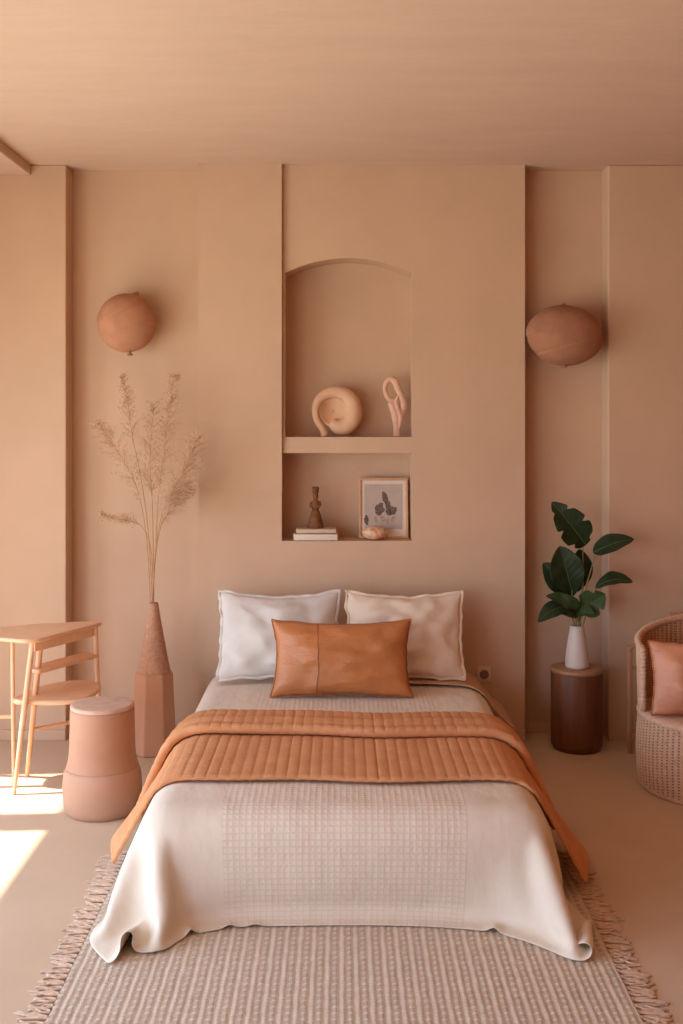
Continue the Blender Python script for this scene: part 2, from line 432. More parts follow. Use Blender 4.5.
# left wall with tall openings onto daylight
HEAD = 2.3
wins = [(-1.17, -0.59), (-3.3, -1.31), (-6.9, -3.75)]      # (y0, y1) of the openings
mb = MB(); ys = [0.0]
edges = sorted(wins, key=lambda w: -w[1]); top = 0.0
for (y0, y1) in edges:
    mb.box((XL - 0.2, y1, 0), (XL, top, CEIL)); mb.box((XL - 0.2, y0, HEAD), (XL, y1, CEIL)); top = y0
mb.box((XL - 0.2, YB - 0.2, 0), (XL, top, CEIL))
struct(mb, 'wall_left', M['wall'], 'terracotta plaster left wall with tall openings', 'wall')
for i, (y0, y1) in enumerate(edges):
    mb = MB(); w = 0.03; x0, x1 = XL - 0.19, XL - 0.15
    mb.box((x0, y0, 0), (x1, y0 + w, HEAD)); mb.box((x0, y1 - w, 0), (x1, y1, HEAD)); mb.box((x0, y0, HEAD - w), (x1, y1, HEAD)); mb.box((x0, y0, 0), (x1, y1, 0.02))
    struct(mb, 'window_%d' % (i + 1), M['window_frame'], 'slim frame of an open tall window in the left wall', 'window')
# rear wall behind the camera with one wide opening to the left
mb = MB(); RW = (-2.3, -1.6, 0.4, 2.2)
mb.box((XL, YB - 0.2, 0), (RW[0], YB, CEIL)); mb.box((RW[1], YB - 0.2, 0), (XR, YB, CEIL))
mb.box((RW[0], YB - 0.2, 0), (RW[1], YB, RW[2])); mb.box((RW[0], YB - 0.2, RW[3]), (RW[1], YB, CEIL))
struct(mb, 'wall_front', M['wall_bounce'], 'terracotta plaster wall facing the bed', 'wall')

# ------------------------------------------------------------------ bed
BW, BL, BT = 0.695, 2.10, 0.36          # half width, length, top height
bed = thing('bed', 'low double bed under the cream bedspread, against the chimney breast', 'bed', (0.01, 0, 0))
MB().box((-BW + 0.02, -BL + 0.04, 0.20), (BW - 0.02, -0.03, BT - 0.012)).obj('mattress', M['mattress'], bed, bevel=0.07)
MB().box((-BW + 0.06, -BL + 0.1, 0.07), (BW - 0.06, -0.04, 0.195)).obj('bed_base', M['wood_light'], bed, bevel=0.01)
for sx in (-1, 1):
    for y in (-BL + 0.2, -0.2):
        MB().box((sx * (BW - 0.16) - 0.03, y - 0.03, 0.0135 if y < -1 else 0.0), (sx * (BW - 0.16) + 0.03, y + 0.03, 0.07)).obj('leg', M['wood_light'], bed, bevel=0.005)

def drape():
    """numpy cloth: a rectangle let down over the mattress, corners pooling on the floor"""
    sp = 0.03
    us = np.arange(-0.99, 0.9901, sp); vs = np.arange(0.06, 2.4301, sp)
    nu, nv = len(us), len(vs)
    X, Y = np.meshgrid(us, -vs)             # rows = v, cols = u
    P = np.stack([X, Y, np.full_like(X, BT + 0.03)], -1)
    P[..., 2] += rng.uniform(-0.002, 0.002, X.shape)
    V = np.zeros_like(P); rad = 0.10; off = 0.008
    lo = np.array([-BW, -BL, 0.08]) + rad; hi = np.array([BW, 0.3, BT]) - rad
    slack = 1.006
    cons = []
    def grp(a, b, L, k):
        cons.append((a, b, L * slack, k))
    S = slice
    for st in (0, 1):
        grp((S(None), S(st, nu - 1, 2)), (S(None), S(st + 1, nu, 2)), sp, 1.0)
        grp((S(st, nv - 1, 2), S(None)), (S(st + 1, nv, 2), S(None)), sp, 1.0)
    d = sp * math.sqrt(2)
    for st in (0, 1):
        grp((S(st, nv - 1, 2), S(0, nu - 1)), (S(st + 1, nv, 2), S(1, nu)), d, 0.45)
        grp((S(st, nv - 1, 2), S(1, nu)), (S(st + 1, nv, 2), S(0, nu - 1)), d, 0.45)
    for st in range(4):
        n_ = len(range(st, nu - 2, 4))
        if n_: grp((S(None), S(st, st + 4 * n_, 4)), (S(None), S(st + 2, min(st + 2 + 4 * n_, nu), 4)), 2 * sp, 0.12)
        n_ = len(range(st, nv - 2, 4))
        if n_: grp((S(st, st + 4 * n_, 4), S(None)), (S(st + 2, min(st + 2 + 4 * n_, nv), 4), S(None)), 2 * sp, 0.12)
    tipL, tipR = np.array([-0.69, -2.44, 0.018]), np.array([0.69, -2.39, 0.018])
    dt = 1 / 60; steps = 230
    for s in range(steps):
        V *= 0.975; V[..., 2] -= 9.8 * dt
        Q = P + V * dt
        for it in range(14):
            for a, b, L, k in cons:
                dv = Q[b] - Q[a]; ln = np.sqrt((dv * dv).sum(-1, keepdims=True)) + 1e-9
                c = dv * (0.5 * k * (ln - L) / ln)
                Q[a] += c; Q[b] -= c
            if 196 <= s < 218: Q[-1, -1] += (tipR - Q[-1, -1]) * 0.25
            if 40 < s < 196:
                w = min(1.0, (s - 40) / 80) * 0.25
                Q[-1, 0] += (tipL - Q[-1, 0]) * w; Q[-1, -1] += (tipR - Q[-1, -1]) * w
            # rounded mattress
            cl = np.clip(Q, lo, hi); dd = Q - cl; ln = np.sqrt((dd * dd).sum(-1, keepdims=True)) + 1e-9
            pen = (ln[..., 0] < rad + off) & (Q[..., 2] > 0.0)
            tgt = cl + dd / ln * (rad + off)
            Q[pen] = tgt[pen]
            ins = (dd * dd).sum(-1) < 1e-12
            Q[ins, 2] = BT + off
            fl = Q[..., 2] < 0.016
            Q[fl, 2] = 0.016
            # friction
            fr = pen & (Q[..., 2] > BT - 0.03)
            Q[fr, :2] = P[fr, :2] * 0.6 + Q[fr, :2] * 0.4
            Q[fl, :2] = P[fl, :2] * 0.5 + Q[fl, :2] * 0.5
        V = (Q - P) / dt; P = Q
    return us, vs, P
us, vs_, SP = drape()
SP[..., 0] += 0.01
mb = MB().grid(SP)
UU, VV = np.meshgrid(us, vs_)
spread = mb.obj('bedspread', M['spread'], sub=2, solid=0.006, uv=np.stack([UU.ravel(), VV.ravel()], -1))
tag(spread, 'cream cotton bedspread with a waffle panel draped over the low bed', 'bedspread')

def smooth_grid(P, n):
    Q = P.copy()
    for _ in range(n):
        R_ = Q.copy()
        R_[1:-1] = (Q[:-2] + 2 * Q[1:-1] + Q[2:]) / 4; Q = R_.copy()
        R_[:, 1:-1] = (Q[:, :-2] + 2 * Q[:, 1:-1] + Q[:, 2:]) / 4; Q = R_
    return Q
def normals(P):
    du = np.gradient(P, axis=1); dv = np.gradient(P, axis=0)
    n = np.cross(dv, du); n /= np.linalg.norm(n, axis=-1, keepdims=True) + 1e-9
    if n[n.shape[0] // 4, n.shape[1] // 2, 2] < 0: n = -n
    return n
BASE = smooth_grid(SP, 4); BN = smooth_grid(normals(smooth_grid(SP, 8)), 6)
BN /= np.linalg.norm(BN, axis=-1, keepdims=True)
def on_spread(u, v, off):
    """points over the bedspread at cloth coordinates (u, v), raised by off"""
    fu = (u - us[0]) / 0.03; fv = (v - vs_[0]) / 0.03
    iu = np.clip(fu.astype(int), 0, len(us) - 2); iv = np.clip(fv.astype(int), 0, len(vs_) - 2); a = (fu - iu)[..., None]; b = (fv - iv)[..., None]
    def s(G): return (G[iv, iu] * (1 - a) + G[iv, iu + 1] * a) * (1 - b) + (G[iv + 1, iu] * (1 - a) + G[iv + 1, iu + 1] * a) * b
    N = s(BN); N /= np.linalg.norm(N, axis=-1, keepdims=True)
    return s(BASE) + N * off[..., None]

def on_bed(u, v, off, out0=0.57, out1=0.52, u0=0.70):
    """like on_spread, but past the mattress edge the cloth hangs as one stiff flaring flap"""
    P = on_spread(np.clip(u, -u0, u0), v, off)
    d = np.maximum(np.abs(u) - u0, 0); x = np.zeros_like(d); z = np.zeros_like(d)
    n_ = 24
    for k in range(n_):
        t = np.clip(d * (k + 0.5) / n_ / 0.12, 0, 1); o_ = out0 * (1 - t) + out1 * t
        x += o_ * d / n_; z -= np.sqrt(1 - o_ * o_) * d / n_
    P[..., 0] += np.sign(u) * x; P[..., 2] += z
    return P

# quilted throw: lower layer, folded over at the head side into an upper layer with a soft rolled edge
ncol = 430
uu = np.linspace(-0.94, 0.995, ncol)
prof = []      # (v, offset)
for t in np.linspace(0, 1, 26): prof.append((1.79 - t * (1.79 - 1.02), 0.021))
for a in np.linspace(0.15, 1, 6): prof.append((1.02 - 0.017 * math.sin(a * PI), 0.016 + 0.034 * (1 - math.cos(a * PI)) / 2))
for t in np.linspace(0.06, 1, 18):
    v = 1.02 + t * 0.265; prof.append((v, 0.050 + 0.010 * math.exp(-((v - 1.16) / 0.035) ** 2) - 0.007 * math.exp(-((v - 1.215) / 0.016) ** 2) + 0.014 * math.exp(-((v - 1.275) / 0.03) ** 2)))
for a in np.linspace(0.2, 0.92, 5): prof.append((1.285 + 0.022 * math.sin(a * PI), 0.064 - 0.030 * (1 - math.cos(a * PI)) / 2))
prof = np.array(prof)
UU2, VV2 = np.meshgrid(uu, prof[:, 0]); OO = np.repeat(prof[:, 1][:, None], ncol, 1)
up = np.arange(len(prof))[:, None] > 25
side = np.clip((np.abs(UU2) - 0.60) / 0.25, 0, 1)
# the cloth edge wanders a little and slides towards the foot where it hangs down the right side
shift = 0.012 * np.sin(UU2 * 5.1 + 0.7) + 0.008 * np.sin(UU2 * 11.3) + side * np.where(UU2 > 0, 0.10, 0.02)
shift = np.where(up, shift + 0.035 * UU2 - 0.02 * np.sin(UU2 * 3.0) * side, shift * np.clip((VV2 - 0.92) / 0.8, 0, 1) + (0.035 * UU2) * (1 - np.clip((VV2 - 0.92) / 0.4, 0, 1)))
rib = np.abs(np.sin(UU2 * PI / 0.04)) ** 0.32 * 0.0042 - 0.003
wave = np.array([[noise.noise((float(a) * 3.2, float(b) * 4.0, 3.0)) for a in uu] for b in prof[:, 0]]) * 0.006
puff = 0.004 * np.sin(VV2 * 2 * PI / 0.055) ** 2 * 0.6
TH = on_bed(UU2, VV2 + shift, OO + rib + np.where(up, wave, np.abs(wave) * 0.3) + puff)
TH[..., 0] -= np.sign(UU2) * np.clip(np.abs(UU2) - 0.70, 0, 1) * 0.30 * (1 - np.clip((VV2 - 0.92) / 0.8, 0, 1))
TH[..., 0] += np.sign(UU2) * np.clip(np.abs(UU2) - 0.72, 0, 1) * (0.06 + 0.16 * np.sin(VV2 * 9.0 + 0.5))
TH[..., 2] = np.maximum(TH[..., 2], 0.02)
arcv = np.concatenate([[0], np.cumsum(np.hypot(np.diff(prof[:, 0]), np.diff(prof[:, 1])))])
throw = MB().grid(TH).obj('throw_blanket', M['throw'], solid=0.012, solid_off=0, uv=np.stack([UU2.ravel(), np.repeat(arcv, ncol)], -1))
tag(throw, 'rust quilted throw blanket folded across the foot of the bed', 'blanket')

# ------------------------------------------------------------------ pillows
def pillow_mb(w, h, t, pinch=0.06, flange=0.0, n=40, seed=0, wr=0.004, pw=0.42, sag=0.0):
    """a cushion standing in the local XZ plane, its base at z=0, thickness along Y"""
    top, bot = [], []
    lu = np.linspace(-1, 1, n)
    lu = np.sign(lu) * (1 - (1 - np.abs(lu)) ** 1.25)
    F = np.zeros((n, n, 3)); B = np.zeros((n, n, 3))
    for i, v in enumerate(lu):
        for j, u in enumerate(lu):
            x = u * w / 2 * (1 - pinch * (1 - v * v) * abs(u))
            z = v * h / 2 * (1 - pinch * (1 - u * u) * abs(v))
            if v > 0: z -= sag * h * (1 - u * u) * v
            e = max(0, (1 - u * u)) * max(0, (1 - v * v))
            d = t / 2 * e ** pw
            wob = noise.noise((u * 3 + seed, v * 3, seed * 1.7)) * wr * e ** 0.3 * 3
            edge = noise.noise((u * 4 + seed * 2, v * 4, 9.1)) * wr * 1.2
            F[i, j] = (x + edge, -d - wob, z + edge); B[i, j] = (x + edge, d * 0.9 + wob * 0.5, z + edge)
    return F, B
def add_pillow(name, w, h, t, mat, label, cat, loc, tilt, rotz=0, roll=0, flange=0, group=None, seam=None, seed=1, pinch=0.06, piping=None, sag=0.0, wr=0.004, seam_mat=None, pw=0.42):
    root = thing(name, label, cat, loc, 0, group)
    root.rotation_euler = Euler((tilt, roll, rotz), 'XYZ')
    F, B = pillow_mb(w, h, t, pinch, seed=seed, sag=sag, wr=wr, pw=pw)
    F[..., 2] += h / 2; B[..., 2] += h / 2
    mb = MB(); mb.grid(F); mb.grid(B[:, ::-1])
    o = mb.obj('cover', mat, root, sub=1)
    bm = bmesh.new(); bm.from_mesh(o.data); bmesh.ops.remove_doubles(bm, verts=bm.verts, dist=1e-5); bmesh.ops.recalc_face_normals(bm, faces=bm.faces); bm.to_mesh(o.data); bm.free()
    ring = [F[0, j] for j in range(F.shape[1])] + [F[i, -1] for i in range(1, F.shape[0])] + [F[-1, j] for j in range(F.shape[1] - 2, -1, -1)] + [F[i, 0] for i in range(F.shape[0] - 2, 0, -1)]
    if flange:
        R = np.array(ring); c = np.array([0, 0, h / 2]); N = len(R); o2 = []
        for k in range(N):
            d = R[k] - c; d[1] = 0; dx = max(-1, min(1, d[0] / (w / 2))); dz = max(-1, min(1, d[2] / (h / 2)))
            ex = abs(dx) ** 8; ez = abs(dz) ** 8
            out = np.array([dx * ex, 0.0, dz * ez], dtype=float); out /= np.linalg.norm(out) + 1e-9
            rip = noise.noise((k * 0.30, seed, 0)) * 0.016
            o2.append([R[k] - out * 0.012 + np.array([0, 0, 0]), R[k] + out * flange * 0.5 + np.array([0, rip * 0.6, 0]), R[k] + out * (flange + 0.25 * rip) + np.array([0, rip * 1.5, 0])])
        G = np.array(o2).transpose(1, 0, 2)
        MB().grid(G, wrap=True).obj('flange', mat, root, solid=0.006)
    if piping:
        MB().tube([Vector(p) for p in ring], 0.004, 8, closed=True).obj('piping', piping, root)
    if seam is not None:
        n = F.shape[0]; j = min(range(n), key=lambda k: abs(F[n // 2, k, 0] - seam))
        MB().tube([Vector(F[i, j]) + Vector((0, -0.0005, 0)) for i in range(1, n - 1)], 0.0028, 6).obj('seam', seam_mat or mat, root)
    return root
su = np.linspace(-0.1, 1, 70); sv = np.linspace(0, 1, 40)
SU, SV = np.meshgrid(su, sv)
su_ = 0.845 * SU
sv_ = 0.085 + SV * (0.29 + 0.16 * np.clip(SU, 0, 1) ** 3)
wob = np.array([[noise.noise((a_ * 5, b_ * 5, 2.0)) for a_ in su] for b_ in sv]) * 0.004
edge = np.clip((SU - 0.8) / 0.2, 0, 1)
sheet = MB().grid(on_bed(su_, sv_, 0.020 + np.abs(wob), 0.66, 0.80)).obj('bed_sheet', M['flat_tan'], solid=0.004)
tag(sheet, 'tan sheet end showing under the right bed pillow, corner hanging off the bed', 'sheet')
pzl = BT + 0.042
add_pillow('pillow', 0.60, 0.43, 0.19, M['linen_white'], 'large off-white flanged pillow leaning on the wall at the bed\'s left', 'pillow', (-0.308, -0.34, pzl), -0.36, rotz=0.03, flange=0.011, pw=0.55, seed=5, pinch=0.06, sag=0.05, wr=0.009)
add_pillow('pillow', 0.585, 0.43, 0.19, M['linen_tan'], 'large warm beige flanged pillow leaning on the wall at the bed\'s right', 'pillow', (0.31, -0.34, pzl), -0.36, rotz=-0.03, flange=0.011, pw=0.55, seed=6, pinch=0.06, sag=0.05, wr=0.009)
add_pillow('lumbar_cushion', 0.665, 0.36, 0.18, M['leather'], 'long rust leather cushion in front of the two bed pillows', 'cushion', (0.0, -0.61, BT + 0.018), -0.30, seed=8, pinch=0.085, piping=M['piping'], seam=-0.105, seam_mat=M['piping'], sag=0.03, wr=0.005)

# ------------------------------------------------------------------ rug
RX0, RX1, RY0, RY1 = -0.822, 0.838, -3.25, -1.45
rug = thing('rug', 'woven beige jute rug with side fringes under the foot of the bed', 'rug', (0, 0, 0))
nx, ny = 340, 300
xs = np.linspace(RX0, RX1, nx); yy = np.linspace(RY0, RY1, ny)
XX, YY = np.meshgrid(xs, yy)
ribi = np.floor((XX + 5) / 0.022)
H = 0.006 + 0.0035 * np.abs(np.sin(PI * (XX + 5) / 0.022)) + 0.0028 * np.abs(np.sin(PI * YY / 0.018 + (ribi % 2) * PI / 2)) + rng.uniform(-0.0006, 0.0006, XX.shape)
G = np.stack([XX + 0.0007 * np.sin(YY * 40 + ribi), YY, H], -1)
mb = MB().grid(G)
b0 = len(mb.v)
def skirt(idx):
    n = len(idx); base = len(mb.v); mb.v += [(mb.v[i][0], mb.v[i][1], 0.0005) for i in idx]
    mb.f += [(idx[k], idx[k + 1], base + k + 1, base + k) for k in range(n - 1)]
skirt(list(range(nx))); skirt([(ny - 1) * nx + k for k in range(nx)]); skirt([k * nx for k in range(ny)]); skirt([k * nx + nx - 1 for k in range(ny)])
mb.obj('woven_body', M['rug'], rug)
protos = []
for k in range(6):
    mb = MB(); r_ = random.Random(40 + k)
    mb.ball((0.004, 0, 0.006), (0.008, 0.006, 0.006), 8, 6)
    for s in range(4):
        L = r_.uniform(0.07, 0.105); y1 = r_.uniform(-0.03, 0.03); y0 = (s - 1.5) * 0.0025; w = r_.uniform(-0.01, 0.01)
        pts = spline([(0, y0, 0.006), (L * 0.35, y0 + y1 * 0.2 + w, 0.0055), (L * 0.7, y0 + y1 * 0.6 - w * 0.5, 0.004), (L, y0 + y1, 0.003)], 4)
        mb.tube(pts, [0.0038] * (len(pts) - 2) + [0.003, 0.002], 6)
    protos.append(mb)
first = {}
for sx, x in ((-1, RX0), (1, RX1)):
    for i in range(50):
        k = random.randrange(6)
        if k not in first:
            o = protos[k].obj('tassel', M['fringe'], rug); first[k] = o
        else:
            o = first[k].copy(); o.parent = rug; C.objects.link(o)
        o.location = (x, -3.1 + i * 0.0325 + random.uniform(-0.004, 0.004), 0.0)
        o.rotation_euler = (0, 0, (PI if sx < 0 else 0) + random.uniform(-0.22, 0.22)); o.scale = (random.uniform(0.8, 1.1), 1, 1)

# ------------------------------------------------------------------ wall lamps
def gourd(name, label, loc, r, tilt, seed, yback, nub, knob, mat):
    root = thing(name, label, 'wall lamp', loc)
    rx, ry, rz = r
    mb = MB().ball((0, 0, 0), r, 160, 110)
    rot = Matrix.Rotation(tilt, 3, 'Y'); out = []
    for v in mb.v:
        n = Vector((v[0] / rx, v[1] / ry, v[2] / rz))
        d = 0.018 * noise.noise(n * 1.6 + Vector((seed, 0, 0)))
        # two shallow overlapping clay folds
        for a, off in ((0.55, 0.38), (0.5, -0.36)):
            s = n.z - a * n.x - off
            d += 0.028 * (1 / (1 + math.exp(-max(-12, min(12, s * 70)))) - 0.5) * (1 if off > 0 else -1) * math.exp(-(s * 1.6) ** 2)
            d -= 0.020 * math.exp(-(s / 0.04) ** 2)
        k = 1 + d
        p = rot @ Vector((n.x * rx * k, n.y * ry * k, n.z * rz * k))
        p.y = min(p.y, yback)
        out.append(tuple(p))
    mb.v = out
    mb.obj('shade', mat, root)
    t = Vector(nub)
    MB().tube(spline([t + Vector((-0.03, 0, -0.022)), t + Vector((-0.005, 0, 0.0)), t + Vector((0.004, 0, 0.012))], 5), lerp_list([0.024, 0.013, 0.007], 11), 12).obj('finial', M['clay_dark'], root)
    b = Vector(knob)
    MB().lathe([(0.006, 0.03), (0.006, 0.006), (0.015, 0.001), (0.016, -0.004), (0.010, -0.008)], 20, b).obj('knob', M['clay_dark'], root)
    MB().lathe([(0.07, 0), (0.075, 0.006), (0.07, 0.012)], 32).obj('wall_mount', M['clay_dark'], root).matrix_local = Matrix.Translation((0, yback, 0)) @ Matrix.Rotation(-PI / 2, 4, 'X') @ Matrix.Translation((0, 0, -0.004))
    return root
gourd('wall_sconce', 'round pinkish clay gourd lamp on the wall above the dried grasses', W(126.5, 323, 5.80), (0.153, 0.13, 0.153), 0.0, 1.3, 0.116, (0.055, 0, 0.150), (0.022, -0.02, -0.165), M['clay'])
gourd('wall_sconce', 'wide brown clay egg-shaped lamp in the recess above the leafy plant', W(564.5, 335.5, 5.74), (0.197, 0.15, 0.155), 0.10, 4.1, 0.176, (0.0, 0, 0.152), (-0.005, -0.02, -0.160), M['clay_dark'])

# ------------------------------------------------------------------ stool
pS = Vector((-1.027, -1.02, 0))
stool = thing('clay_stool', 'terracotta bell-shaped stool on the floor left of the bed', 'stool', pS)
MB().lathe([(0.148, 0.0), (0.156, 0.006), (0.163, 0.03), (0.1675, 0.08), (0.1675, 0.12), (0.165, 0.15), (0.159, 0.175), (0.153, 0.190)], 72).obj('lower_body', M['stool_low'], stool)
MB().lathe([(0.1532, 0.190), (0.1515, 0.194), (0.1445, 0.222), (0.1405, 0.25), (0.1385, 0.30), (0.1375, 0.36), (0.1365, 0.425), (0.1345, 0.440)], 72).obj('upper_body', M['stool_top'], stool)
MB().lathe([(0.134, 0.4405), (0.1355, 0.445), (0.1345, 0.453), (0.129, 0.457), (0.12, 0.4575), (0.06, 0.458), (0.001, 0.458)], 72).obj('seat', M['stool_seat'], stool)

# ------------------------------------------------------------------ tall vase with dried grasses
pV = Vector((-0.945, -0.20, 0))
vase = thing('floor_vase', 'tall tapering terracotta vase with a faceted base beside the bed', 'vase', pV)
mb = MB(); seg = 7; vs, fs = [], []
ring = [(0.112, 0.0), (0.117, 0.01), (0.115, 0.05), (0.098, 0.395), (0.090, 0.408), (0.06, 0.409)]
for r, z in ring:
    for k in range(seg):
        a = 2 * PI * k / seg - PI / 2 + 0.62; vs.append((r * math.cos(a), r * math.sin(a), z))
for i in range(len(ring) - 1):
    for k in range(seg): fs.append((i * seg + k, i * seg + (k + 1) % seg, (i + 1) * seg + (k + 1) % seg, (i + 1) * seg + k))
fs += [tuple(range(seg - 1, -1, -1)), tuple((len(ring) - 1) * seg + k for k in range(seg))]
mb.add(vs, fs); mb.obj('faceted_base', M['vase_smooth'], vase, smooth=False, bevel=0.006)
MB().lathe([(0.082, 0.405), (0.083, 0.41), (0.070, 0.47), (0.052, 0.57), (0.036, 0.66), (0.026, 0.72), (0.0225, 0.742), (0.0225, 0.748), (0.018, 0.750), (0.014, 0.745), (0.014, 0.70)], 40).obj('neck', M['vase_rough'], vase)

SZ = 5.58
grass_defs = [
    ([(152.5, 602), (146.5, 540), (139, 496), (127, 467), (112, 443), (98, 424)], 0.36, 1.0, 100, 'leftmost upright dried grass stem in the tall vase, plume arching left', 0.00),
    ([(152, 600), (148, 530), (140, 474), (131, 430), (128, 402), (122.5, 377)], 0.52, 0.62, 80, 'slender dried grass stem with the thin upright plume below the left lamp', 0.03),
    ([(153, 600), (156, 535), (159, 490), (164, 450), (169, 412), (174, 376)], 0.42, 0.95, 150, 'tallest dried grass stem with a dense upright plume, right of centre', -0.03),
    ([(153, 600), (156, 545), (163, 512), (174, 490), (186, 468), (196, 440)], 0.38, 1.35, 170, 'bushy dried grass stem spreading to the right in the tall vase', -0.06),
    ([(152, 600), (151, 552), (143, 528), (130, 521), (117, 519), (102, 515)], 0.45, 0.50, 60, 'low dried grass stem drooping out to the far left of the vase', 0.02),
    ([(153, 600), (156, 552), (161, 526), (168, 510), (177, 498), (186, 488)], 0.40, 1.1, 120, 'short dried grass stem bending right, lowest of the right-hand plumes', 0.05),
    ([(152.8, 600), (153, 540), (152, 500), (150, 470), (151, 440), (154, 404)], 0.40, 0.95, 90, 'faint loose dried grass stem in the middle of the bunch', 0.07),
]
for path, start, spread_, cnt, label, dz in grass_defs:
    t = tag(thing('dried_grass_stem', label, 'dried grass', W(152.5, 604, SZ), 0, 'dried grasses in the tall floor vase'), kind='thing')
    o0 = t.location.copy(); rr = random.Random(len(label) * 7 + cnt)
    P3 = []
    for k, (x, y) in enumerate(path):
        f = k / (len(path) - 1); P3.append(W(x, y, SZ + dz * f * 1.5) - o0)
    P3[0] = Vector((rr.uniform(-0.008, 0.008), rr.uniform(-0.008, 0.008), -0.03))
    sp = spline(P3, 10)
    MB().tube(sp, lerp_list([0.0028, 0.0024, 0.0018, 0.0012, 0.0008], len(sp)), 6).obj('stalk', M['dry_stem'], t)
    mb = MB(); N = len(sp)
    for c in range(int(cnt * 1.9)):
        f = start + (1 - start) * rr.random() ** 0.85
        k = min(N - 2, int(f * (N - 1))); p = sp[k].lerp(sp[k + 1], f * (N - 1) - k); d = (sp[k + 1] - sp[k]).normalized()
        loc_f = (f - start) / (1 - start)
        L = spread_ * (0.118 * (1 - 0.75 * loc_f) * (0.35 + 0.65 * min(1, loc_f * 4)) + 0.008) * rr.uniform(0.4, 1.25)
        rv = Vector((rr.gauss(0, 1), rr.gauss(0, 0.8), rr.gauss(0, 0.6))); rv = (rv - d * rv.dot(d)).normalized()
        e = p + d * L * rr.uniform(0.4, 1.0) + rv * L * 0.85
        m_ = p.lerp(e, 0.5) + d * L * 0.12
        mb.tube([p, m_, e], [0.0007, 0.0006, 0.0004], 3)
        for s in range(rr.randint(3, 6)):
            tt = rr.uniform(0.35, 1.05); c0 = p.lerp(e, tt) + Vector((rr.gauss(0, 1), rr.gauss(0, 1), rr.gauss(0, 1))) * 0.0045
            ax = (d + rv * rr.uniform(0, 1.2) + Vector((rr.gauss(0, .3), rr.gauss(0, .3), rr.gauss(0, .3)))).normalized()
            l, w_ = rr.uniform(0.004, 0.0075), rr.uniform(0.0014, 0.0024)
            o1 = ax.orthogonal().normalized() * w_; o2 = ax.cross(o1).normalized() * w_
            mb.add([c0 - ax * l, c0 + o1, c0 + o2, c0 - o1, c0 - o2, c0 + ax * l], [(0, 2, 1), (0, 3, 2), (0, 4, 3), (0, 1, 4), (5, 1, 2), (5, 2, 3), (5, 3, 4), (5, 4, 1)])
    mb.obj('plume', M['dry_seed'], t, smooth=False)

# ------------------------------------------------------------------ light wood table at the left
YZ = lambda Z: Z - CAMD
tbl = thing('side_table', 'light wood table with slanted legs and lower shelves at the left edge', 'table', (-1.45, YZ(5.15), 0))
tO = tbl.location.copy()
def L2(pts): return [(x - tO.x, YZ(Z) - tO.y) for x, Z in pts]
def slab(pts, z0, z1, name, bev=0.006, closed=True, parent=tbl, n=5):
    q_ = spline([(a, b, 0) for a, b in L2(pts)], n, True)
    return MB().prism_xy([(p.x, p.y) for p in q_], z0, z1).obj(name, M['wood_light'], parent, bevel=bev, autosmooth=35)
slab([(-1.375, 4.955), (-1.43, 4.945), (-1.54, 4.985), (-1.74, 5.0), (-1.80, 5.06), (-1.78, 5.18), (-1.62, 5.25), (-1.45, 5.33), (-1.25, 5.385), (-1.185, 5.39), (-1.162, 5.36), (-1.20, 5.27), (-1.29, 5.09), (-1.34, 4.99)], 0.674, 0.693, 'top', 0.008)
slab([(-1.375, 4.985), (-1.36, 4.985), (-1.28, 5.13), (-1.19, 5.32), (-1.20, 5.33), (-1.30, 5.14)], 0.634, 0.673, 'apron', 0.004)
slab([(-1.375, 5.01), (-1.345, 5.02), (-1.19, 5.30), (-1.19, 5.34), (-1.26, 5.36), (-1.42, 5.09), (-1.42, 5.04)], 0.527, 0.543, 'upper_shelf', 0.006)
slab([(-1.49, 5.06), (-1.475, 5.0), (-1.42, 4.985), (-1.25, 4.985), (-1.16, 5.05), (-1.14, 5.25), (-1.20, 5.36), (-1.32, 5.37), (-1.43, 5.26)], 0.388, 0.410, 'seat_shelf', 0.010)
def leg3(a, b, r0=0.013, r1=0.0095, name='leg'):
    p = [Vector((x, YZ(Z), z)) - tO for x, Z, z in (a, b)]
    pts = [p[0].lerp(p[1], i / 6) for i in range(7)]
    MB().tube(pts, lerp_list([r0, r0 * 1.05, r1], 7), 16).obj(name, M['wood_light'], tbl, autosmooth=50)
leg3((-1.39, 4.985, 0.675), (-1.462, 4.945, 0.0), 0.0125, 0.008)
leg3((-1.362, 5.02, 0.675), (-1.476, 5.20, 0.0), 0.013, 0.010)
leg3((-1.494, 5.03, 0.675), (-1.497, 5.06, 0.0), 0.009, 0.0075)
leg3((-1.185, 5.335, 0.675), (-1.165, 5.37, 0.0), 0.0115, 0.009)
leg3((-1.755, 5.04, 0.675), (-1.77, 5.03, 0.0), 0.014, 0.010)
leg3((-1.735, 5.15, 0.675), (-1.75, 5.22, 0.0), 0.014, 0.010)
leg3((-1.438, 5.14, 0.235), (-1.172, 5.36, 0.235), 0.009, 0.009, 'stretcher')
leg3((-1.496, 5.05, 0.32), (-1.763, 5.035, 0.32), 0.008, 0.008, 'stretcher')

